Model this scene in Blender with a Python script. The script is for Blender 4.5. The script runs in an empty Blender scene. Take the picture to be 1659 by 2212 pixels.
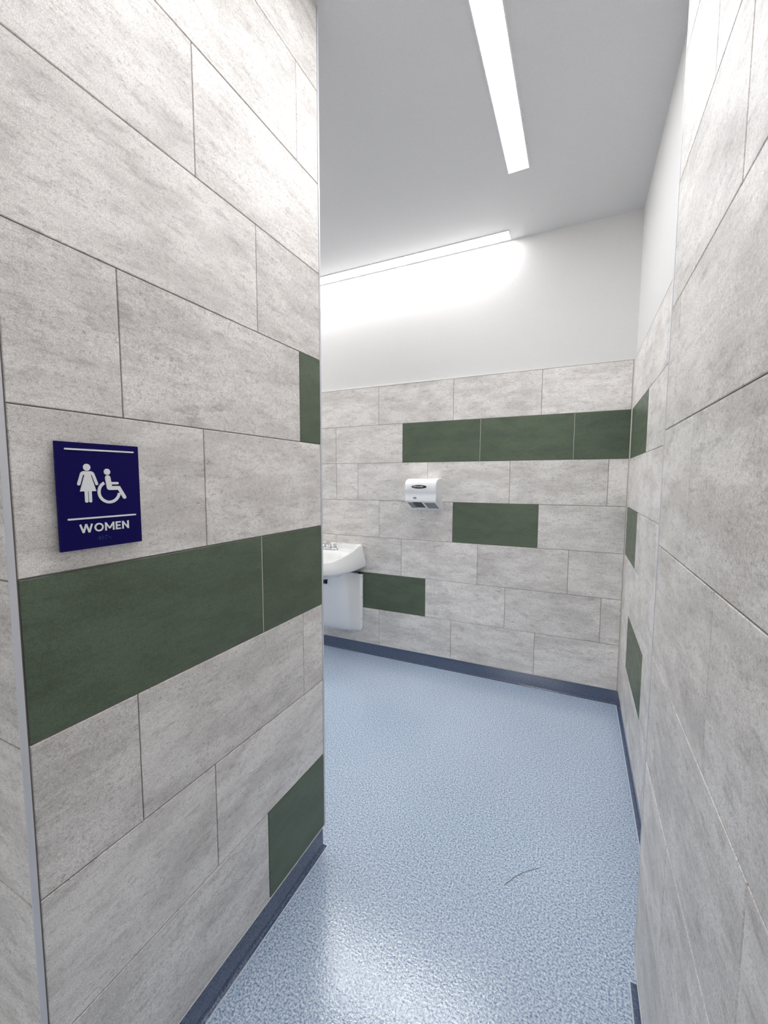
import bpy, bmesh, math, random
from mathutils import Vector, Matrix

sc = bpy.context.scene
COL = sc.collection
PI = math.pi
R = random.Random(7)

# ---------------------------------------------------------------- camera
cam_d = bpy.data.cameras.new('camera')
cam = bpy.data.objects.new('camera', cam_d)
COL.objects.link(cam)
sc.camera = cam
cam_d.sensor_fit = 'VERTICAL'
cam_d.sensor_height = 24.0
cam_d.sensor_width = 18.0
cam_d.lens = 909.61 / 2212 * 24.0
cam_d.shift_x = (1659 / 2 - 802.14) / 2212
cam_d.shift_y = (1111.10 - 2212 / 2) / 2212
cam_d.clip_start = 0.01
YAW, PITCH, ROLL = -0.4563, -0.084395, 0.00057
rt = Vector((math.cos(-YAW), math.sin(-YAW), 0))          # camera right, in room axes
fw0 = Vector((-math.sin(-YAW), math.cos(-YAW), 0))
fw = (fw0 * math.cos(PITCH) + Vector((0, 0, math.sin(PITCH)))).normalized()
up = rt.cross(fw)
r2 = rt * math.cos(ROLL) + up * math.sin(ROLL)
u2 = up * math.cos(ROLL) - rt * math.sin(ROLL)
cam.matrix_world = Matrix(((r2.x, u2.x, -fw.x, 0), (r2.y, u2.y, -fw.y, 0), (r2.z, u2.z, -fw.z, 1.4972), (0, 0, 0, 1)))

# ---------------------------------------------------------------- world, lights, exposure
LAMP = 20.0            # radiance of the linear ceiling lamps' diffusers
w = bpy.data.worlds.new('world'); sc.world = w; w.use_nodes = True
w.node_tree.nodes['Background'].inputs[0].default_value = (1.0, 0.98, 0.95, 1)
w.node_tree.nodes['Background'].inputs[1].default_value = 1.8
sc.view_settings.view_transform = 'Standard'
sc.view_settings.look = 'None'
sc.view_settings.gamma = 1.0
sc.view_settings.exposure = 0.38
sc.view_settings.use_curve_mapping = False
sc.cycles.use_denoising = True
sc.cycles.max_bounces = 14
sc.cycles.diffuse_bounces = 12
sc.cycles.sample_clamp_indirect = 10

# ---------------------------------------------------------------- key dimensions (metres)
CEIL = 3.12
BASE = 0.10            # top of the cove base / bottom of the first tile course
TH = 0.305             # course height
XA, XB, XC, YD, YE = -0.872, 0.199, 0.285, 3.123, 0.375
YEF = YE - 0.011       # tile face of the left wall's end towards the entrance
YEND = 1.351           # far ends of the two corridor walls
XL, YF = -3.2, -2.0    # far left and entrance side of the plan
TD = 0.009             # tile thickness

# ---------------------------------------------------------------- material helpers
def new_mat(name):
    m = bpy.data.materials.new(name); m.use_nodes = True
    nt = m.node_tree
    return m, nt, nt.nodes['Principled BSDF']

def plain(name, col, rough=0.5, metal=0.0, spec=0.5, coat=0.0):
    m, nt, b = new_mat(name)
    b.inputs['Base Color'].default_value = (*col, 1)
    b.inputs['Roughness'].default_value = rough
    b.inputs['Metallic'].default_value = metal
    b.inputs['Specular IOR Level'].default_value = spec
    b.inputs['Coat Weight'].default_value = coat
    n = nt.nodes.new('ShaderNodeTexNoise'); n.inputs['Scale'].default_value = 180; n.inputs['Detail'].default_value = 3
    t = nt.nodes.new('ShaderNodeTexCoord'); nt.links.new(t.outputs['Object'], n.inputs['Vector'])
    mr = nt.nodes.new('ShaderNodeMapRange'); mr.inputs[3].default_value = max(rough - .04, .02); mr.inputs[4].default_value = min(rough + .04, 1)
    nt.links.new(n.outputs['Fac'], mr.inputs[0]); nt.links.new(mr.outputs[0], b.inputs['Roughness'])
    return m

def N(nt, kind, **kw):
    n = nt.nodes.new(kind)
    for k, v in kw.items():
        setattr(n, k, v)
    return n

def tile_mat(name, light, mid, dark, rough, amt=1.0):
    """cement-look porcelain: clouded bands along the tile, small dark pits and flecks"""
    m, nt, b = new_mat(name)
    L = nt.links.new
    tc = N(nt, 'ShaderNodeTexCoord'); oi = N(nt, 'ShaderNodeObjectInfo')
    sc_ = N(nt, 'ShaderNodeVectorMath', operation='SCALE'); sc_.inputs[0].default_value = (37, 11, 53)
    L(oi.outputs['Random'], sc_.inputs['Scale'])
    ad = N(nt, 'ShaderNodeVectorMath', operation='ADD'); L(tc.outputs['Object'], ad.inputs[0]); L(sc_.outputs[0], ad.inputs[1])
    def noise(s, scale, detail, rough_, dist=0.0):
        mp = N(nt, 'ShaderNodeVectorMath', operation='MULTIPLY'); mp.inputs[1].default_value = s
        L(ad.outputs[0], mp.inputs[0])
        n = N(nt, 'ShaderNodeTexNoise'); n.inputs['Scale'].default_value = scale
        n.inputs['Detail'].default_value = detail; n.inputs['Roughness'].default_value = rough_
        n.inputs['Distortion'].default_value = dist
        L(mp.outputs[0], n.inputs['Vector']); return n.outputs['Fac']
    def ramp(fac, a, b_, va=0.0, vb=1.0):
        r = N(nt, 'ShaderNodeMapRange', interpolation_type='SMOOTHSTEP')
        r.inputs[1].default_value = a; r.inputs[2].default_value = b_; r.inputs[3].default_value = va; r.inputs[4].default_value = vb
        L(fac, r.inputs[0]); return r.outputs[0]
    def mul(a, b_):
        r = N(nt, 'ShaderNodeMath', operation='MULTIPLY')
        for i, x in enumerate((a, b_)):
            if isinstance(x, float): r.inputs[i].default_value = x
            else: L(x, r.inputs[i])
        return r.outputs[0]
    def mix(f, a, b_):
        r = N(nt, 'ShaderNodeMix', data_type='RGBA'); L(f, r.inputs[0])
        for i, x in ((6, a), (7, b_)):
            if isinstance(x, tuple): r.inputs[i].default_value = (*x, 1)
            else: L(x, r.inputs[i])
        return r.outputs[2]
    cloud = noise((2.6, 1, 7.0), 1.6, 6, 0.66, 0.1)
    c = mix(ramp(cloud, 0.36, 0.66), light, mid)
    streak = noise((8, 1, 27), 1.5, 7, 0.72)
    c = mix(mul(ramp(streak, 0.50, 0.74), 0.55 * amt), c, dark)
    # flecks gathered in patches
    fleck = noise((52, 30, 88), 1.6, 5, 0.74, 0.25)
    patch = noise((4, 1, 13), 1.5, 3, 0.6)
    f = mul(ramp(fleck, 0.535, 0.655), ramp(patch, 0.40, 0.64, 0.22, 1.0))
    c = mix(mul(f, 0.60 * amt), c, dark)
    pale = noise((30, 20, 62), 1.7, 5, 0.66, 0.2)
    c = mix(mul(ramp(pale, 0.56, 0.72), 0.35), c, tuple(min(x * 1.1, .92) for x in light))
    mot = noise((88, 80, 120), 1.0, 5, 0.75)
    c = mix(mul(ramp(mot, 0.50, 0.68), 0.42 * amt), c, dark)
    grain = noise((420, 420, 420), 1, 2, 0.5)
    g = N(nt, 'ShaderNodeMix', data_type='RGBA', blend_type='MULTIPLY'); g.inputs[0].default_value = 1
    L(c, g.inputs[6]); gg = N(nt, 'ShaderNodeCombineColor')
    gr = ramp(grain, 0.3, 0.7, 0.84, 1.14)
    for i in range(3): L(gr, gg.inputs[i])
    L(gg.outputs[0], g.inputs[7])
    # each tile a touch lighter or darker than the next
    vr = N(nt, 'ShaderNodeMapRange'); vr.inputs[3].default_value = 0.94; vr.inputs[4].default_value = 1.05
    L(oi.outputs['Random'], vr.inputs[0])
    v2 = N(nt, 'ShaderNodeVectorMath', operation='SCALE'); L(g.outputs[2], v2.inputs[0]); L(vr.outputs[0], v2.inputs['Scale'])
    L(v2.outputs[0], b.inputs['Base Color'])
    rr = ramp(streak, 0.3, 0.75, rough - .05, rough + .08); L(rr, b.inputs['Roughness'])
    b.inputs['Specular IOR Level'].default_value = 0.45
    bp = N(nt, 'ShaderNodeBump'); bp.inputs['Strength'].default_value = 0.25; bp.inputs['Distance'].default_value = 0.0012
    hs = N(nt, 'ShaderNodeMath', operation='SUBTRACT'); L(streak, hs.inputs[0]); L(mul(f, 0.6), hs.inputs[1])
    L(hs.outputs[0], bp.inputs['Height']); L(bp.outputs[0], b.inputs['Normal'])
    return m

M_TILE = tile_mat('grey_tile', (0.88, 0.85, 0.815), (0.66, 0.63, 0.60), (0.31, 0.28, 0.26), 0.42)
M_GREEN = tile_mat('green_tile', (0.112, 0.152, 0.098), (0.086, 0.117, 0.076), (0.058, 0.068, 0.050), 0.42, 0.7)
M_GROUT = plain('grout', (0.27, 0.23, 0.225), 0.9)
M_GROUT_PALE = plain('pale_grout', (0.66, 0.62, 0.57), 0.9)
M_WHITE_TRIM = plain('white_trim', (0.72, 0.71, 0.70), 0.4)
M_ALU = plain('satin_aluminium', (0.68, 0.69, 0.73), 0.42, 0.25)
M_FRAME = plain('lamp_frame', (0.75, 0.75, 0.76), 0.5)
M_CHROME = plain('chrome', (0.75, 0.76, 0.78), 0.08, 1.0)
M_CERAMIC = plain('white_ceramic', (0.90, 0.90, 0.885), 0.12, 0, 0.5, 0.5)
M_PLASTIC = plain('white_plastic', (0.92, 0.91, 0.90), 0.25)
M_ENAMEL = plain('white_enamel', (0.89, 0.905, 0.92), 0.22)
M_BLACK = plain('black', (0.012, 0.010, 0.012), 0.35)
M_DARK = plain('dark_grille', (0.03, 0.03, 0.035), 0.6)
M_NAVY = plain('navy_plastic', (0.004, 0.002, 0.085), 0.55, 0, 0.12)
M_SIGNWHITE = plain('sign_white', (0.84, 0.84, 0.86), 0.5)
M_SEAM_GLINT = plain('pale_seam_glint', (0.66, 0.73, 0.82), 0.4)
M_SCREW = plain('screw', (0.25, 0.25, 0.28), 0.35, 0.8)
M_HAIR = plain('grey_thread', (0.26, 0.26, 0.27), 0.5)

def paint_mat(name, col, rough=0.75):
    m, nt, b = new_mat(name); L = nt.links.new
    b.inputs['Base Color'].default_value = (*col, 1); b.inputs['Roughness'].default_value = rough
    b.inputs['Specular IOR Level'].default_value = 0.3
    tc = N(nt, 'ShaderNodeTexCoord')
    n = N(nt, 'ShaderNodeTexNoise'); n.inputs['Scale'].default_value = 260; n.inputs['Detail'].default_value = 3
    L(tc.outputs['Object'], n.inputs['Vector'])
    bp = N(nt, 'ShaderNodeBump'); bp.inputs['Strength'].default_value = 0.25; bp.inputs['Distance'].default_value = 0.0012
    L(n.outputs['Fac'], bp.inputs['Height']); L(bp.outputs[0], b.inputs['Normal'])
    n2 = N(nt, 'ShaderNodeTexNoise'); n2.inputs['Scale'].default_value = 320; n2.inputs['Detail'].default_value = 2
    L(tc.outputs['Object'], n2.inputs['Vector'])
    mr = N(nt, 'ShaderNodeMapRange'); mr.inputs[1].default_value = .3; mr.inputs[2].default_value = .7
    mr.inputs[3].default_value = .96; mr.inputs[4].default_value = 1.04; L(n2.outputs['Fac'], mr.inputs[0])
    sv = N(nt, 'ShaderNodeVectorMath', operation='SCALE'); sv.inputs[0].default_value = col; L(mr.outputs[0], sv.inputs['Scale'])
    L(sv.outputs[0], b.inputs['Base Color'])
    return m
M_PAINT = paint_mat('wall_paint', (0.73, 0.72, 0.705))
M_CEIL = paint_mat('ceiling_paint', (0.68, 0.675, 0.675))

def floor_mat(name, k=(1, 1, 1), scale=150):
    m, nt, b = new_mat(name); L = nt.links.new
    tc = N(nt, 'ShaderNodeTexCoord')
    def noise(scale, det, ro, dist=0):
        n = N(nt, 'ShaderNodeTexNoise'); n.inputs['Scale'].default_value = scale; n.inputs['Detail'].default_value = det
        n.inputs['Roughness'].default_value = ro; n.inputs['Distortion'].default_value = dist
        L(tc.outputs['Object'], n.inputs['Vector']); return n.outputs['Fac']
    a = noise(scale, 4, 0.8)
    r = N(nt, 'ShaderNodeValToRGB'); e = r.color_ramp.elements
    e[0].position = 0.38; e[0].color = (0.13, 0.21, 0.39, 1)
    e[1].position = 0.61; e[1].color = (0.86, 0.92, 0.97, 1)
    for p, c in ((0.46, (0.36, 0.475, 0.66, 1)), (0.54, (0.60, 0.71, 0.83, 1))):
        x = e.new(p); x.color = c
    for x in e: x.color = (x.color[0] * k[0], x.color[1] * k[1], x.color[2] * k[2], 1)
    L(a, r.inputs[0])
    big = noise(1.1, 3, 0.5)
    mr = N(nt, 'ShaderNodeMapRange'); mr.inputs[1].default_value = .3; mr.inputs[2].default_value = .7
    mr.inputs[3].default_value = .95; mr.inputs[4].default_value = 1.05; L(big, mr.inputs[0])
    sv = N(nt, 'ShaderNodeVectorMath', operation='SCALE'); L(r.outputs[0], sv.inputs[0]); L(mr.outputs[0], sv.inputs['Scale'])
    L(sv.outputs[0], b.inputs['Base Color'])
    b.inputs['Roughness'].default_value = 0.14
    b.inputs['Coat Weight'].default_value = 0.7; b.inputs['Coat Roughness'].default_value = 0.12
    b.inputs['Specular IOR Level'].default_value = 0.5
    h = noise(120, 2, 0.5)
    bp = N(nt, 'ShaderNodeBump'); bp.inputs['Strength'].default_value = 0.22; bp.inputs['Distance'].default_value = 0.003
    L(h, bp.inputs['Height']); L(bp.outputs[0], b.inputs['Normal']); L(bp.outputs[0], b.inputs['Coat Normal'])
    return m
M_FLOOR = floor_mat('blue_flake_floor')
M_COVE = floor_mat('blue_cove', (.17, .20, .28), 190)

def lamp_mat(name, col, s):
    m, nt, b = new_mat(name)
    b.inputs['Base Color'].default_value = (0.8, 0.8, 0.8, 1)
    b.inputs['Emission Color'].default_value = (*col, 1)
    b.inputs['Emission Strength'].default_value = s
    return m
M_LAMP = lamp_mat('lamp_diffuser', (0.985, 0.985, 1.0), LAMP)

# ---------------------------------------------------------------- mesh helpers
def add_box(bm, x0, x1, y0, y1, z0, z1):
    vs = [bm.verts.new((x, y, z)) for z in (z0, z1) for y in (y0, y1) for x in (x0, x1)]
    for f in ((0, 2, 3, 1), (4, 5, 7, 6), (0, 1, 5, 4), (2, 6, 7, 3), (0, 4, 6, 2), (1, 3, 7, 5)):
        bm.faces.new([vs[i] for i in f])
    return vs

def finish(name, bm, mat, parent=None, smooth=False, recalc=True):
    if recalc: bmesh.ops.recalc_face_normals(bm, faces=bm.faces)
    me = bpy.data.meshes.new(name)
    for f in bm.faces: f.smooth = smooth
    bm.to_mesh(me); bm.free()
    me.materials.append(mat)
    o = bpy.data.objects.new(name, me); COL.objects.link(o)
    if parent: o.parent = parent
    return o

def box(name, dims, mat, parent=None, bevel=0.0):
    bm = bmesh.new(); add_box(bm, *dims)
    if bevel: bmesh.ops.bevel(bm, geom=list(bm.edges), offset=bevel, segments=2, profile=0.5, affect='EDGES')
    return finish(name, bm, mat, parent)

def structure(o):
    o['kind'] = 'structure'; return o

def empty(name, loc, label, cat, rz=0.0, group=None):
    o = bpy.data.objects.new(name, None); COL.objects.link(o); o.empty_display_size = 0.05
    o.location = loc; o.rotation_euler = (0, 0, rz)
    o['label'] = label; o['category'] = cat
    if group: o['group'] = group
    return o

def smooth_angle(o, deg=35):
    me = o.data
    for p in me.polygons: p.use_smooth = True
    me.set_sharp_from_angle(angle=math.radians(deg))

def tube(bm, pts, rad, seg=12, caps=True):
    """round tube along pts; rad is a number or one per point"""
    pts = [Vector(p) for p in pts]
    if not isinstance(rad, (list, tuple)): rad = [rad] * len(pts)
    rings = []; ref = None
    for i, p in enumerate(pts):
        d = (pts[min(i + 1, len(pts) - 1)] - pts[max(i - 1, 0)]).normalized()
        if ref is None:
            ref = Vector((0, 0, 1)) if abs(d.z) < .9 else Vector((1, 0, 0))
        a = d.cross(ref).normalized(); b_ = a.cross(d).normalized(); ref = b_
        rings.append([bm.verts.new(p + (a * math.cos(t) + b_ * math.sin(t)) * rad[i]) for t in [2 * PI * k / seg for k in range(seg)]])
    for r0, r1 in zip(rings, rings[1:]):
        for k in range(seg):
            bm.faces.new((r0[k], r0[(k + 1) % seg], r1[(k + 1) % seg], r1[k]))
    if caps:
        bm.faces.new(rings[0]); bm.faces.new(list(reversed(rings[-1])))

def lathe(bm, c, prof, seg=24):
    rings = [[bm.verts.new((c[0] + r * math.cos(2 * PI * k / seg), c[1] + r * math.sin(2 * PI * k / seg), c[2] + z)) for k in range(seg)] for r, z in prof]
    for r0, r1 in zip(rings, rings[1:]):
        for k in range(seg):
            bm.faces.new((r0[k], r0[(k + 1) % seg], r1[(k + 1) % seg], r1[k]))
    bm.faces.new(rings[0]); bm.faces.new(list(reversed(rings[-1])))

# ---------------------------------------------------------------- structure
floor = structure(box('floor', (XL - .15, .45, YF - .15, 3.3, -0.12, 0), M_FLOOR))
ceiling = structure(box('ceiling', (XL - .15, .45, YF - .15, 3.3, CEIL, CEIL + 0.12), M_CEIL))
wall_left = structure(box('wall_left', (XL, XA - TD, YEF + TD, YEND - .004, 0, CEIL), M_PAINT))
wall_right = structure(box('wall_right', (XB + TD, .45, YF, YEND - .004, 0, CEIL), M_PAINT))
wall_far_right = structure(box('wall_far_right', (XC + TD, .45, YEND - .004, YD + TD, 0, CEIL), M_PAINT))
wall_back = structure(box('wall_back', (XL - .15, .45, YD + TD, 3.3, 0, CEIL), M_PAINT))
wall_far_left = structure(box('wall_far_left', (XL - .15, XL, YF, YD + TD, 0, CEIL), M_PAINT))
# entrance side, behind the camera: a wall with an open doorway to daylight
bm = bmesh.new()
add_box(bm, XL - .15, -1.25, YF - .15, YF, 0, CEIL)
add_box(bm, -0.15, .45, YF - .15, YF, 0, CEIL)
add_box(bm, -1.25, -0.15, YF - .15, YF, 2.2, CEIL)
wall_front = structure(finish('wall_front', bm, M_PAINT))

# ---------------------------------------------------------------- tiles
_tiles = {}
def tile_mesh(l, h, mat):
    key = (round(l, 4), round(h, 4), mat.name)
    if key in _tiles: return _tiles[key]
    bm = bmesh.new(); c = 0.0013; f, bk = -TD, 0.0
    pts = []
    for y, i in ((bk, 0), (f + c, 0), (f, c)):
        pts.append([bm.verts.new(p) for p in ((i, y, i), (l - i, y, i), (l - i, y, h - i), (i, y, h - i))])
    for a, b_ in zip(pts, pts[1:]):
        for k in range(4): bm.faces.new((a[k], a[(k + 1) % 4], b_[(k + 1) % 4], b_[k]))
    bm.faces.new(pts[2]); bm.faces.new(list(reversed(pts[0])))
    bmesh.ops.recalc_face_normals(bm, faces=bm.faces)
    me = bpy.data.meshes.new('tile'); bm.to_mesh(me); bm.free(); me.materials.append(mat)
    _tiles[key] = me
    return me

JW = 0.0026
def lay(wall, org, ang, rows):
    """rows: {row: [(a0, a1, green), ...]}; a runs along the wall from org, tile front faces local -y"""
    ca, sa = math.cos(ang), math.sin(ang)
    for row, cells in rows.items():
        z0 = BASE + TH * row; z1 = min(z0 + TH, CEIL)
        for a0, a1, green in cells:
            l = a1 - a0 - JW; h = z1 - z0 - JW
            o = bpy.data.objects.new('tile', tile_mesh(l, h, M_GREEN if green else M_TILE)); COL.objects.link(o)
            o.parent = wall
            a = a0 + JW / 2
            off = R.uniform(-.0002, .0002)
            o.location = (org[0] + ca * a - sa * off, org[1] + sa * a + ca * off, z0 + JW / 2)
            o.rotation_euler = (0, 0, ang)
            if green: o['label'] = 'dark green tile'

def cells(joints, lo, hi, period=0.61, green=()):
    """fill lo..hi with the given joints, continued by the tile length in both directions"""
    js = sorted(joints)
    while js[0] - period > lo + .02: js.insert(0, js[0] - period)
    while js[-1] + period < hi - .02: js.append(js[-1] + period)
    js = [lo] + [j for j in js if lo + .005 < j < hi - .005] + [hi]
    out = []
    for a, b_ in zip(js, js[1:]):
        mid = (a + b_) / 2
        out.append((a, b_, any(g0 < mid < g1 for g0, g1 in green)))
    return out

A0, A1 = YE + .0015, 1.345
ph = {0: [1.219, .585], 1: [1.010], 2: [.799]}
rowsA = {r: cells(ph[r % 3], A0, A1, .634) for r in range(10)}
rowsA[0] = cells([1.012], A0, A1, .634, green=[(1.012, 2)])
rowsA[3] = cells([1.009], A0, A1, .634, green=[(0, 2)])
rowsA[5] = cells([.583, 1.219], A0, A1, .634, green=[(1.219, 2)])
# courses counted from the floor: course r lies between joint r and r + 1
rowsA[1] = cells([.800], A0, A1, .634)
rowsA[2] = cells([.586, 1.220], A0, A1, .634)
rowsA[4] = cells([.796], A0, A1, .634)
rowsA[6] = cells([1.011], A0, A1, .634)
rowsA[7] = cells([.797], A0, A1, .634)
rowsA[8] = cells([1.220], A0, A1, .634)
rowsA[9] = cells([1.010], A0, A1, .634)
lay(wall_left, (XA - TD, 0, 0), PI / 2, rowsA)
phE = {0: -1.18, 1: -1.39, 2: -1.6}
rowsE = {r: cells([phE[r % 3]], -2.3, XA - .0015) for r in range(10)}
lay(wall_left, (0, YEF + TD, 0), 0, rowsE)

phB = {2: [1.238, .617], 1: [1.038], 0: [.828]}          # keyed by course % 3
rowsB = {}
for r in range(10):
    js = [-j for j in phB[r % 3]]
    rowsB[r] = cells(js, -1.346, 1.6, .62)
lay(wall_right, (XB + TD, 0, 0), -PI / 2, rowsB)

C1 = YD - .005
rowsC = {6: cells([2.622, 1.992], YEND, C1), 5: cells([2.424], YEND, C1, green=[(2.424, 4)]),
         4: cells([2.85, 2.207], YEND, C1), 3: cells([2.612, 1.992], YEND, C1, green=[(2.612, 4)]),
         2: cells([2.391], YEND, C1), 1: cells([2.783, 2.171], YEND, C1, green=[(2.171, 2.783)]),
         0: cells([2.59, 1.98], YEND, C1)}
rowsC = {r: [(-b_, -a, g) for a, b_, g in c] for r, c in rowsC.items()}
lay(wall_far_right, (XC + TD, 0, 0), -PI / 2, rowsC)

D0, D1 = -2.7, XC - .006
rowsD = {6: cells([-1.468, -.856, -.246], D0, D1),
         5: cells([-1.869, -1.259, -.653, -.039], D0, D1, green=[(-1.259, 1)]),
         4: cells([-1.866, -1.659, -1.05, -.44, .170], D0, D1),
         3: cells([-1.462, -.847, -.243], D0, D1, green=[(-.847, -.243)]),
         2: cells([-1.264, -.655, -.043], D0, D1),
         1: cells([-1.66, -1.059, -.451, .163], D0, D1, green=[(-1.66, -1.059)]),
         0: cells([-1.460, -.848, -.241], D0, D1)}
lay(wall_back, (0, YD + TD, 0), 0, rowsD)

# grout bed behind the tiles of each wall
G = 0.0058
zt = BASE + TH * 7
def grout(wall, dims): box('grout', dims, M_GROUT, wall)
grout(wall_left, (XA - TD, XA - TD + G, YEF + TD - G, A1 + .001, BASE, CEIL))
grout(wall_left, (-2.3, XA - TD, YEF + TD - G, YEF + TD, BASE, CEIL))
grout(wall_right, (XB + TD - G, XB + TD, -1.6, 1.347, BASE, CEIL))
grout(wall_far_right, (XC + TD - G, XC + TD, YEND, YD + TD - G, BASE, zt))
grout(wall_back, (D0, XC + TD, YD + TD - G, YD + TD, BASE, zt))
box('grout_joint', (XC - .0055, XC + .003, YD - .0008, YD + TD - G, BASE, zt), M_GROUT_PALE, wall_back)
box('grout_joint', (XC - .0008, XC + .003, YD - .0045, YD - .0008, BASE, zt), M_GROUT_PALE, wall_far_right)

# pale mortar in the joints between neighbouring green tiles
def pale(wall, dims): box('grout_joint', dims, M_GROUT_PALE, wall)
zr = lambda r: (BASE + TH * r + .0015, BASE + TH * (r + 1) - .0015)
pale(wall_left, (XA - TD + .001, XA - .0007, 1.009 - .0012, 1.009 + .0012, *zr(3)))
pale(wall_back, (-.653 - .0012, -.653 + .0012, YD + .0007, YD + TD - .001, *zr(5)))
pale(wall_back, (-.039 - .0012, -.039 + .0012, YD + .0007, YD + TD - .001, *zr(5)))

# metal edge trims
def trim(n, dims, mat, bevel=.0008):
    return structure(box('trim_%d' % n, dims, mat, None, bevel))
trim(1, (XA - .0022, XA + .0006, YEF - .0006, YE - .0004, BASE - .002, CEIL), M_ALU)                 # near corner of the left wall, square profile
trim(2, (XA - .0022 - .0001, XA + .0003, YEF + .0002, YEF + .0022, BASE, CEIL), M_ALU)
trim(3, (XA - TD, XA + .0008, 1.3455, 1.3545, BASE - .002, CEIL), M_ALU)                         # far edge of the left wall
trim(4, (XB - .0008, XB + TD, 1.3475, 1.3555, BASE - .002, CEIL), M_ALU)                         # far edge of the right wall
trim(5, (XL, XC, YD - .0008, YD + TD, zt, zt + .0045), M_WHITE_TRIM)                             # top of the back wall tiling
trim(6, (XC - .0004, XC + TD, YEND, YD - .0008, zt, zt + .003), M_WHITE_TRIM)
trim(7, (XA - TD, XA + .0012, YE - .0004, 1.3455, BASE - .002, BASE + .0008), M_WHITE_TRIM)       # foot of the left wall tiling
trim(8, (XB - .0012, XB + TD, -1.6, 1.3475, BASE - .002, BASE + .0008), M_WHITE_TRIM)
trim(9, (XC - .0006, XC + TD, YEND + .003, YD - .001, BASE - .0015, BASE + .0006), M_WHITE_TRIM)
trim(10, (D0, XC - .0006, YD - .0006, YD + TD, BASE - .0015, BASE + .0006), M_WHITE_TRIM)

# coved base of the poured floor
def cove(names, path):
    """path runs with the room on its right; one object per name, given with its span of segments"""
    prof = [(0.0, BASE - .002), (0.0006, BASE - .004), (0.001, .012)]
    r = .010
    prof += [(.001 + r * (1 - math.cos(a)), .012 - r * math.sin(a) - .0010 * (a / (PI / 2))) for a in [PI / 2 * k / 6 for k in range(1, 7)]]
    prof += [(.0125, .0006), (.014, .0002), (0.0, .0002)]
    P = [Vector((x, y, 0)) for x, y in path]
    offs = []
    for i, p in enumerate(P):
        ds = []
        if i > 0: ds.append((P[i] - P[i - 1]).normalized())
        if i < len(P) - 1: ds.append((P[i + 1] - P[i]).normalized())
        ns = [Vector((d.y, -d.x, 0)) for d in ds]
        if len(ns) == 1: offs.append(ns[0])
        else:
            m = (ns[0] + ns[1]).normalized(); offs.append(m / max(m.dot(ns[0]), .3))
    for name, s0, s1 in names:
        bm = bmesh.new(); rings = []
        for i in range(s0, s1 + 1):
            rings.append([bm.verts.new(P[i] + offs[i] * d + Vector((0, 0, z))) for d, z in prof])
        for a, b_ in zip(rings, rings[1:]):
            for k in range(len(prof)):
                bm.faces.new((a[k], a[(k + 1) % len(prof)], b_[(k + 1) % len(prof)], b_[k]))
        bm.faces.new(rings[0]); bm.faces.new(list(reversed(rings[-1])))
        o = structure(finish(name, bm, M_COVE)); smooth_angle(o, 40)
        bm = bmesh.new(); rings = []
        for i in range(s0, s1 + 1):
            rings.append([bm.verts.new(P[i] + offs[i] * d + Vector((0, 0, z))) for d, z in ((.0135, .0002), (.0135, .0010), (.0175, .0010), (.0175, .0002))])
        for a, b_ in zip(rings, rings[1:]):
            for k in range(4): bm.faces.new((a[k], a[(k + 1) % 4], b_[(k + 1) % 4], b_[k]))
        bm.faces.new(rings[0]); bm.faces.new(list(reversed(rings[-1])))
        finish('seam_glint', bm, M_SEAM_GLINT, o)  # line where coating meets cove; the fillet edge's glint is in its pale colour
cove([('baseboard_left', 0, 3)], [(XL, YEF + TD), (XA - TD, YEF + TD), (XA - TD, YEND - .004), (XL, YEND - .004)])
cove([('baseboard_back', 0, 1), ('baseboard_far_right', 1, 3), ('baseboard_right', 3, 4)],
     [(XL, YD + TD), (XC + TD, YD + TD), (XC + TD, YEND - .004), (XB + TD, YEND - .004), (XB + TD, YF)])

# ---------------------------------------------------------------- ceiling lamps
def lamp(x0, x1, y0, y1, label):
    cx, cy = (x0 + x1) / 2, (y0 + y1) / 2
    t = empty('ceiling_light', (cx, cy, CEIL), label, 'ceiling light', group='linear ceiling lights')
    hx, hy, f = (x1 - x0) / 2, (y1 - y0) / 2, .006
    bm = bmesh.new()
    for d in ((-hx - f, -hx, -hy - f, hy + f), (hx, hx + f, -hy - f, hy + f), (-hx, hx, -hy - f, -hy), (-hx, hx, hy, hy + f)):
        add_box(bm, *d, -.005, 0)
    finish('frame', bm, M_FRAME, t)
    box('diffuser', (-hx, hx, -hy, hy, -.0035, -.0005), M_LAMP, t)
lamp(-.395, -.295, 0.02, 2.463, 'white linear lamp flush in the ceiling, running along the passage away from the doorway')
lamp(-2.91, -.476, 3.006, 3.106, 'white linear lamp in the ceiling along the back wall, above the hand dryer')

lamp(-2.98, -2.88, 1.45, 2.60, 'added white linear lamp at the far left, unseen behind the left wall, brightening the back of the room')  # added lamp, out of view: lifts the back wall and floor

# ---------------------------------------------------------------- restroom sign
PX = XA + .0072
sign = empty('restroom_sign', (PX, .5222, 1.463), 'navy blue rectangular restroom sign with white raised figures, fixed on the left tiled wall', 'sign', PI / 2)
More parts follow.
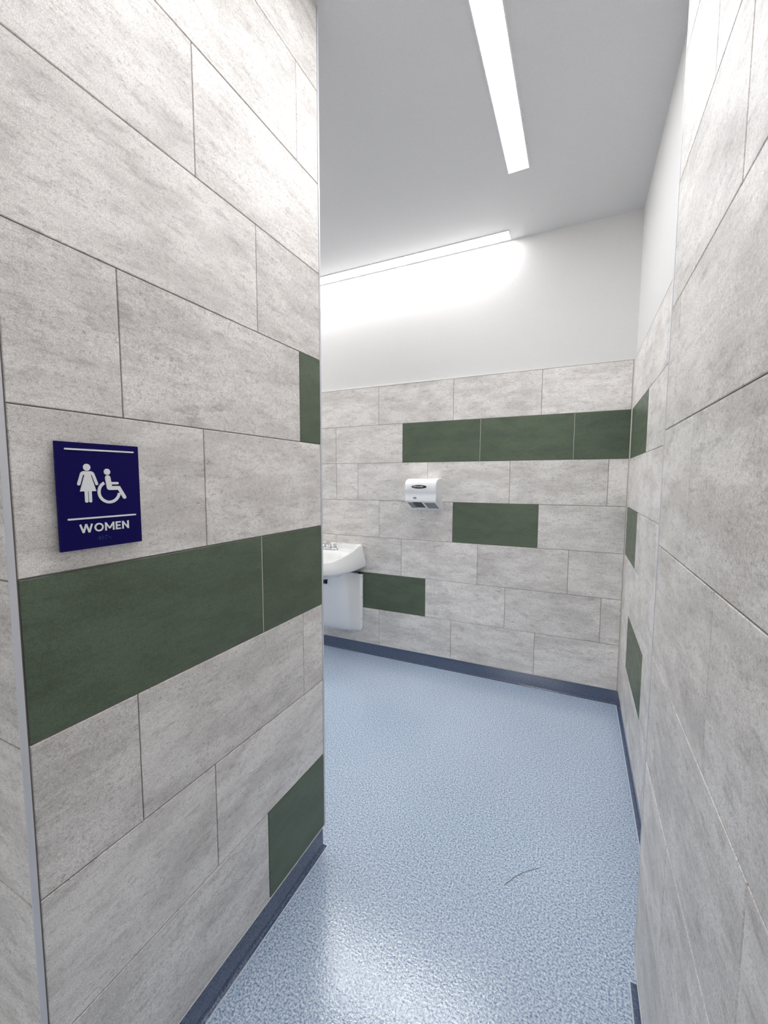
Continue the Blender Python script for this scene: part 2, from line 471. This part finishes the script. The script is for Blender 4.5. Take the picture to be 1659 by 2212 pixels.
# local x runs along the wall away from the camera, local -y faces the passage
pw, phh = .0812, .103
bm = bmesh.new(); add_box(bm, -pw, pw, -.006, 0, -phh, phh)
bmesh.ops.bevel(bm, geom=list(bm.edges), offset=.0005, segments=1, affect='EDGES')
finish('plate', bm, M_NAVY, sign)
box('mounting_pad', (-.045, .045, 0, .0072, -.06, .06), M_DARK, sign)
FY0, FY1 = -.0075, -.0058
_st = [0]
def extrude(bm, poly):
    _st[0] += 1; FY = FY0 - (_st[0] % 9) * .00004
    a = [bm.verts.new((x, FY, z)) for x, z in poly]; b_ = [bm.verts.new((x, FY1, z)) for x, z in poly]
    bm.faces.new(a); bm.faces.new(list(reversed(b_)))
    for k in range(len(poly)): bm.faces.new((a[k], a[(k + 1) % len(poly)], b_[(k + 1) % len(poly)], b_[k]))
def S(v_, z_): return (v_ - .5222, z_ - 1.463)
def disc(bm, c, r, n=28): extrude(bm, [(c[0] + r * math.cos(2 * PI * k / n), c[1] + r * math.sin(2 * PI * k / n)) for k in range(n)])
def capsule(bm, p, q, r, n=10):
    a = math.atan2(q[1] - p[1], q[0] - p[0])
    extrude(bm, [(q[0] + r * math.cos(a + t), q[1] + r * math.sin(a + t)) for t in [-PI / 2 + PI * k / n for k in range(n + 1)]] +
            [(p[0] + r * math.cos(a + t), p[1] + r * math.sin(a + t)) for t in [PI / 2 + PI * k / n for k in range(n + 1)]])
bm = bmesh.new(); capsule(bm, S(.4575, 1.5525), S(.5905, 1.5530), .0016); finish('raised_bar', bm, M_SIGNWHITE, sign)
bm = bmesh.new(); capsule(bm, S(.4565, 1.4200), S(.5895, 1.4200), .0016); finish('raised_bar', bm, M_SIGNWHITE, sign)
# woman
bm = bmesh.new()
disc(bm, S(.4942, 1.5190), .0067)
extrude(bm, [S(*p) for p in ((.4888, 1.5035), (.4885, 1.5112), (.5005, 1.5112), (.5010, 1.5035), (.5100, 1.4725), (.4795, 1.4725))])
extrude(bm, [S(*p) for p in ((.4818, 1.5055), (.4826, 1.5085), (.4845, 1.5104), (.4875, 1.5115), (.5015, 1.5115), (.5045, 1.5104), (.5064, 1.5085), (.5072, 1.5055), (.5030, 1.5045), (.5006, 1.5042), (.4888, 1.5042), (.4862, 1.5045))])
capsule(bm, S(.4842, 1.5064), S(.4779, 1.4868), .0027)
capsule(bm, S(.5048, 1.5064), S(.5114, 1.4868), .0027)
capsule(bm, S(.4908, 1.4745), S(.4908, 1.4534), .0029)
capsule(bm, S(.4982, 1.4745), S(.4982, 1.4534), .0029)
finish('woman_symbol', bm, M_SIGNWHITE, sign)
# wheelchair user
bm = bmesh.new()
disc(bm, S(.5332, 1.5108), .0063)
capsule(bm, S(.5340, 1.4985), S(.5365, 1.4795), .0054)
capsule(bm, S(.5370, 1.4780), S(.5560, 1.4780), .0040)
capsule(bm, S(.5562, 1.4778), S(.5672, 1.4585), .0036)
capsule(bm, S(.5385, 1.4878), S(.5532, 1.4878), .0025)
c0 = S(.5358, 1.4702); ro, ri = .0235, .0178
a0, a1 = math.radians(118), math.radians(352)
arc = [a0 + (a1 - a0) * k / 40 for k in range(41)]
for k in range(40):
    extrude(bm, [(c0[0] + r_ * math.cos(t), c0[1] + r_ * math.sin(t)) for r_, t in ((ro, arc[k]), (ro, arc[k + 1]), (ri, arc[k + 1]), (ri, arc[k]))])
finish('wheelchair_symbol', bm, M_SIGNWHITE, sign)

def text_mesh(name, body, size, depth, mat, parent, loc, rot, bold=0.0, spacing=1.0, align='CENTER', width=None):
    cu = bpy.data.curves.new(name, 'FONT'); cu.body = body; cu.size = size; cu.extrude = depth; cu.offset = bold
    cu.align_x = align; cu.align_y = 'CENTER'; cu.space_character = spacing; cu.resolution_u = 6
    tmp = bpy.data.objects.new(name + '_t', cu); COL.objects.link(tmp)
    bpy.context.view_layer.update()
    me = bpy.data.meshes.new_from_object(tmp.evaluated_get(bpy.context.evaluated_depsgraph_get()))
    bpy.data.objects.remove(tmp)
    if width:
        xs = [v.co.x for v in me.vertices]; k = width / (max(xs) - min(xs))
        for v in me.vertices: v.co.x *= k
    me.materials.clear(); me.materials.append(mat)
    o = bpy.data.objects.new(name, me); COL.objects.link(o); o.parent = parent
    o.location = loc; o.rotation_euler = rot
    return o
# WOMEN, cut letters: straight bars and a ring
bm = bmesh.new()
LH, LS = .0165, .0031
def bar(p, q, w_=LS):
    p, q = Vector((p[0], p[1])), Vector((q[0], q[1])); d = (q - p).normalized(); n_ = Vector((-d.y, d.x)) * w_ / 2
    extrude(bm, [tuple(p + n_), tuple(q + n_), tuple(q - n_), tuple(p - n_)])
lx, lz = S(.4748, 1.3922); h2 = LS / 2
for ch, wd in zip('WOMEN', (.0250, .0178, .0188, .0108, .0144)):
    x0, x1, z0, z1 = lx + h2, lx + wd - h2, lz, lz + LH; xm = (x0 + x1) / 2
    if ch == 'W':
        bar((x0, z1), (x0 + .0056, z0)); bar((x0 + .0056, z0), (xm, z1)); bar((xm, z1), (x1 - .0056, z0)); bar((x1 - .0056, z0), (x1, z1))
    elif ch == 'O':
        ox, oz = lx + wd / 2, lz + LH / 2
        A_ = [2 * PI * k / 36 for k in range(37)]
        for k in range(36):
            extrude(bm, [(ox + rx * math.cos(t), oz + rz * math.sin(t)) for rx, rz, t in ((.0089, .0085, A_[k]), (.0089, .0085, A_[k + 1]), (.0059, .0055, A_[k + 1]), (.0059, .0055, A_[k]))])
    elif ch == 'M':
        bar((x0, z0), (x0, z1)); bar((x1, z0), (x1, z1)); bar((x0, z1 - h2 * .6), (xm, z0 + .004), .0027); bar((xm, z0 + .004), (x1, z1 - h2 * .6), .0027)
    elif ch == 'E':
        bar((x0, z0), (x0, z1))
        for zz in (z0 + h2, (z0 + z1) / 2, z1 - h2): bar((x0, zz), (x1 + h2 * (1 if zz != (z0 + z1) / 2 else .4), zz), .0028)
    else:
        bar((x0, z0), (x0, z1)); bar((x1, z0), (x1, z1)); bar((x0, z1 - h2 * .6), (x1, z0 + h2 * .6), .0028)
    lx += wd + .0030
finish('lettering', bm, M_SIGNWHITE, sign)
bm = bmesh.new()
for ci, dots in enumerate(((2, 4, 5, 6), (1, 3, 5), (1, 3, 4), (2, 6))):
    for d in dots:
        x = S(.5105, 0)[0] + ci * .0072 + (.0024 if d > 3 else 0); z = S(0, 1.3812)[1] - ((d - 1) % 3) * .0025
        bmesh.ops.create_icosphere(bm, subdivisions=2, radius=.00085, matrix=Matrix.Translation((x, -.0060, z)))
br = finish('braille', bm, plain('navy_dots', (.05, .12, .32), .3), sign); smooth_angle(br, 60)

# ---------------------------------------------------------------- hand dryer
DX, DW, DZ0, DZ1, DD = -1.050, .122, 1.256, 1.500, .172
dry = empty('hand_dryer', (DX, YD - .0005, DZ0), 'white hand dryer with rounded top fixed to the back wall beside the green tile', 'hand dryer')
H = DZ1 - DZ0
# side silhouette (y towards the room is negative, z up)
prof = [(0, .006), (0, H), (-.060, H - .001), (-.105, H - .004), (-.130, H - .009), (-.148, H - .017), (-.160, H - .027), (-.168, H - .040), (-.172, H - .056)]
prof += [(-DD - .001, .180), (-DD, .160), (-DD + .004, .146), (-DD + .010, .134), (-DD + .012, .122), (-DD + .009, .108), (-DD + .005, .090), (-DD + .004, .078), (-DD + .007, .072), (-DD + .012, .070), (0, .0)]
bm = bmesh.new()
prof = prof[1:]
def side(x, inset):
    cz = H / 2; out = []
    for y, z in prof:
        yy = y if y > -.01 else y + inset * .9
        out.append(bm.verts.new((x, yy, z - (inset if z > H - .001 else 0) * .9 + (inset * .4 if z < .079 and y < -.01 else 0))))
    return out
sec = [side(-DW, .010), side(-DW + .0025, .004), side(-DW + .009, 0), side(DW - .009, 0), side(DW - .0025, .004), side(DW, .010)]
m_ = len(prof)
for a, b_ in zip(sec, sec[1:]):
    for k in range(m_): bm.faces.new((a[k], a[(k + 1) % m_], b_[(k + 1) % m_], b_[k]))
bm.faces.new(sec[0]); bm.faces.new(list(reversed(sec[-1])))
cover = finish('cover', bm, M_ENAMEL, dry); smooth_angle(cover, 32)
# badge
bm = bmesh.new()
def odisc(bm, cx, cz, rx, rz, y0, y1, n=32):
    a = [bm.verts.new((cx + rx * math.cos(2 * PI * k / n), y0, cz + rz * math.sin(2 * PI * k / n))) for k in range(n)]
    b_ = [bm.verts.new((cx + rx * .96 * math.cos(2 * PI * k / n), y1, cz + rz * .92 * math.sin(2 * PI * k / n))) for k in range(n)]
    bm.faces.new(a); bm.faces.new(list(reversed(b_)))
    for k in range(n): bm.faces.new((a[k], a[(k + 1) % n], b_[(k + 1) % n], b_[k]))
odisc(bm, -.0066, .182, .060, .0135, -DD + .001, -DD - .0032)
badge = finish('badge', bm, M_BLACK, dry)
lt = text_mesh('lettering', 'eXtremeAir', .0165, .0003, M_SIGNWHITE, badge, (-.012, -DD - .0034, .184), (PI / 2, 0, 0), bold=.0002, width=.080)
bm = bmesh.new(); odisc(bm, -.041, .098, .0130, .0080, -DD + .012, -DD + .0045)
eye = finish('sensor', bm, plain('sensor_ring', (.05, .06, .09), .3), dry)
bm = bmesh.new(); odisc(bm, -.041, .097, .0060, .0036, -DD + .006, -DD + .0035); finish('sensor_lens', bm, M_ENAMEL, eye)
# underside slopes from the front lip down to the wall: outlet and grilles lie on it
def under(y, off=.0012):
    t = (-y) / (DD - .012); return .070 * t - off
def upatch(bm, x0, x1, y0, y1, off=.0015):
    q = [(x0, y0), (x1, y0), (x1, y1), (x0, y1)]
    a = [bm.verts.new((x, y, under(y, off))) for x, y in q]; b_ = [bm.verts.new((x, y, under(y, -.001))) for x, y in q]
    bm.faces.new(a); bm.faces.new(list(reversed(b_)))
    for k in range(4): bm.faces.new((a[k], a[(k + 1) % 4], b_[(k + 1) % 4], b_[k]))
bm = bmesh.new(); upatch(bm, -.064, .006, -.150, -.055, .003); finish('air_outlet', bm, M_BLACK, dry)
bm = bmesh.new()
for iy in range(5):
    y = -.142 + iy * .022
    for ix in range(3): upatch(bm, -.106 + ix * .014, -.097 + ix * .014, y, y + .013)
    for ix in range(7): upatch(bm, .026 + ix * .012, .0345 + ix * .012, y, y + .013)
gr = finish('vent_holes', bm, M_DARK, dry)
gr['kind'] = 'stuff'
bm = bmesh.new()
tube(bm, [(DW - .002, -.014, .100), (DW + .0015, -.014, .100)], .0045, 10)
finish('screw', bm, M_SCREW, dry)

# ---------------------------------------------------------------- wall hung sink
SX = -1.865
sink = empty('sink', (SX, YD, .70), 'white ceramic wall hung sink with chrome tap, partly behind the left wall', 'sink')
# local frame: x along the wall, y = -t (t is the distance from the wall), z relative to 0.70
TC = .20
def outline(th):
    """distance from (0, TC) to the basin outline along th; flat side at the wall, D-shaped front"""
    c, s = math.cos(th), math.sin(th)
    hw, dep = .287, .474
    best = 9.0
    if s < 0: best = min(best, TC / -s)
    lo, hi = 0.0, 1.0
    for _ in range(40):
        m = (lo + hi) / 2; x, t = abs(c * m), TC + s * m
        if t < 0: inside = x < hw
        elif t < .10: inside = x < hw
        else: inside = (x / hw) ** 2.7 + (max(t - .10, 0) / (dep - .10)) ** 2.7 < 1
        if inside: lo = m
        else: hi = m
    return min(best, lo)
def rimz(t): 
    k = min(max((.44 - t) / .34, 0), 1); return .150 + .095 * k       # above 0.70
NA = 96
ang = [2 * PI * k / NA for k in range(NA)]
def sst(a, b_, x):
    k = min(max((x - a) / (b_ - a), 0), 1); return k * k * (3 - 2 * k)
def top(x, t):
    d = math.sqrt((x / .195) ** 2 + ((t - .295) / .135) ** 2)
    deck = min(rimz(t) - .022, .203)
    return deck - .125 * (1 - sst(.35, 1.08, d))
rings = []
bm = bmesh.new()
def ring(scale, zf, back=False):
    vs = []
    for a in ang:
        r_ = outline(a) * scale; x, t = r_ * math.cos(a), TC + r_ * math.sin(a)
        if back and outline(a) * math.sin(a) + TC < .004: t = 0
        t = max(t, .0005)
        vs.append(bm.verts.new((x, -t, zf(x, t))))
    rings.append(vs)
ring(.30, lambda x, t: -.020)
ring(.62, lambda x, t: .010)
ring(.86, lambda x, t: .052)
ring(.965, lambda x, t: .058, True)
ring(.990, lambda x, t: .064, True)
ring(1.0, lambda x, t: .078)
ring(.975, lambda x, t: .078 + (rimz(t) - .078) * .45, True)
ring(.925, lambda x, t: rimz(t) - .012, True)
ring(.915, lambda x, t: rimz(t) - .003, True)
ring(.902, lambda x, t: rimz(t), True)
ring(.880, lambda x, t: rimz(t) - .001)
ring(.865, lambda x, t: rimz(t) - .008)
for s_ in (.855, .82, .77, .72, .67, .62, .57, .52, .46, .4, .33, .26, .19, .12, .06):
    e_ = sst(.86, .80, s_) if False else 1
    ring(s_, top)
for a, b_ in zip(rings, rings[1:]):
    for k in range(NA): bm.faces.new((a[k], a[(k + 1) % NA], b_[(k + 1) % NA], b_[k]))
bm.faces.new(rings[0]); bm.faces.new(list(reversed(rings[-1])))
basin = finish('basin', bm, M_CERAMIC, sink); smooth_angle(basin, 60)
bm = bmesh.new(); lathe(bm, (0, -.295, .0785 + .004), [(.010, -.002), (.022, -.002), (.024, .0005), (.020, .0015), (.008, .0)], 20)
finish('drain', bm, M_CHROME, sink)
# tap set
tap = empty('tap', (0, 0, 0), '', ''); del tap['label']; del tap['category']; tap.parent = sink; tap.location = (0, -.118, .204)
bm = bmesh.new()
NP = 28
pr = [(.085 if abs(math.cos(2 * PI * k / NP)) > 0 else 0) for k in range(NP)]
def oval(sx, sy, z): return [bm.verts.new((sx * math.copysign(abs(math.cos(t)) ** .6, math.cos(t)), sy * math.copysign(abs(math.sin(t)) ** .8, math.sin(t)), z)) for t in [2 * PI * k / NP for k in range(NP)]]
ov = [oval(.082, .028, -.004), oval(.082, .028, .006), oval(.076, .024, .013), oval(.060, .018, .016)]
for a, b_ in zip(ov, ov[1:]):
    for k in range(NP): bm.faces.new((a[k], a[(k + 1) % NP], b_[(k + 1) % NP], b_[k]))
bm.faces.new(ov[0]); bm.faces.new(list(reversed(ov[-1])))
tb = finish('tap_base', bm, M_CHROME, tap); smooth_angle(tb, 50)
bm = bmesh.new()
tube(bm, [(0, .004, .010), (0, .0, .035), (0, -.012, .052), (0, -.040, .060), (0, -.075, .054), (0, -.105, .040), (0, -.120, .022)], [.017, .015, .013, .011, .010, .0095, .0095], 14)
sp = finish('spout', bm, M_CHROME, tap); smooth_angle(sp, 60)
for s_ in (-1, 1):
    bm = bmesh.new()
    lathe(bm, (s_ * .052, 0, .014), [(.016, 0), (.015, .012), (.011, .018), (.011, .026), (.014, .029), (.012, .036), (.004, .038)], 16)
    tube(bm, [(s_ * .050, 0, .046), (s_ * .075, .006, .050), (s_ * .110, .012, .054)], [.007, .005, .0055], 10)
    hd = finish('tap_handle', bm, M_CHROME, tap); smooth_angle(hd, 50)
# pipe cover below
bm = bmesh.new()
zs = [-.505, -.503, -.497, -.485, -.465, -.43, -.36, -.27, -.18, -.09, -.03, -.005, .03, .056]
lv = []
for z in zs:
    k = (z + .505) / .5
    rise = min((z + .505) / .045, 1); rnd = math.sqrt(max(0, 1 - (1 - rise) ** 2))
    fl = .255 - .045 * (1 - rnd)
    d = (.075 + .175 * max(k, 0) ** .85) * (.30 + .70 * math.sqrt(max(0, 1 - (1 - min((z + .505) / .07, 1)) ** 2)))
    d = min(d, .262)
    wf = .180 + .026 * min(k, 1) - .03 * (1 - rnd)
    half = [(fl, .0015), (fl, .010), (fl - .018, .014), (fl - .026, .022), (wf + .018, max(d - .030, .024)), (wf + .006, max(d - .012, .026)), (wf - .014, d), (wf * .62, d + .010), (.075, d + .013), (.0725, d + .013), (0, d + .014)]
    pts = half + [(-x, t) for x, t in reversed(half[:-1])]
    row = []
    for x, t in pts:
        zz = min(z, -.005) if t < .03 else z
        if z > -.02 and abs(x) < .074: zz = -.055
        elif z > -.04 and abs(x) < .074: zz = -.058
        row.append(bm.verts.new((x, -t, zz)))
    lv.append(row)
for a, b_ in zip(lv, lv[1:]):
    for k in range(len(a) - 1): bm.faces.new((a[k], a[k + 1], b_[k + 1], b_[k]))
bm.faces.new(lv[0])
sh = finish('pipe_cover', bm, M_PLASTIC, sink)
so = sh.modifiers.new('thickness', 'SOLIDIFY'); so.thickness = .003; so.offset = -1
smooth_angle(sh, 50)
bm = bmesh.new()
tube(bm, [(0, -.20, .03), (0, -.20, -.10), (0, -.17, -.14), (0, -.13, -.14), (0, -.11, -.10), (0, -.10, -.06), (0, -.005, -.06)], .019, 12)
dp = finish('drain_pipe', bm, M_CHROME, sink); smooth_angle(dp, 60)
for s_ in (-1, 1):
    for z in (-.03, -.205, -.395):
        bm = bmesh.new(); tube(bm, [(s_ * .2475, -.009, z), (s_ * .2475, -.0128, z)], .0042, 10)
        finish('screw', bm, M_SCREW, sh)

# ---------------------------------------------------------------- stray thread on the floor
cu = bpy.data.curves.new('thread', 'CURVE'); cu.dimensions = '3D'; cu.bevel_depth = .0008; cu.bevel_resolution = 2; cu.resolution_u = 12
s = cu.splines.new('NURBS'); pts = [(-.190, 1.508), (-.158, 1.560), (-.128, 1.598), (-.076, 1.640)]
s.points.add(3)
for p, (x, y) in zip(s.points, pts): p.co = (x, y, .0012, 1)
s.order_u = 3; s.use_endpoint_u = True
th_ = bpy.data.objects.new('thread', cu); COL.objects.link(th_); cu.materials.append(M_HAIR)
bpy.context.view_layer.update()
me = bpy.data.meshes.new_from_object(th_.evaluated_get(bpy.context.evaluated_depsgraph_get()))
bpy.data.objects.remove(th_)
th_ = bpy.data.objects.new('thread', me); COL.objects.link(th_)
th_['label'] = 'thin grey curved thread lying on the blue speckled floor'; th_['category'] = 'thread'
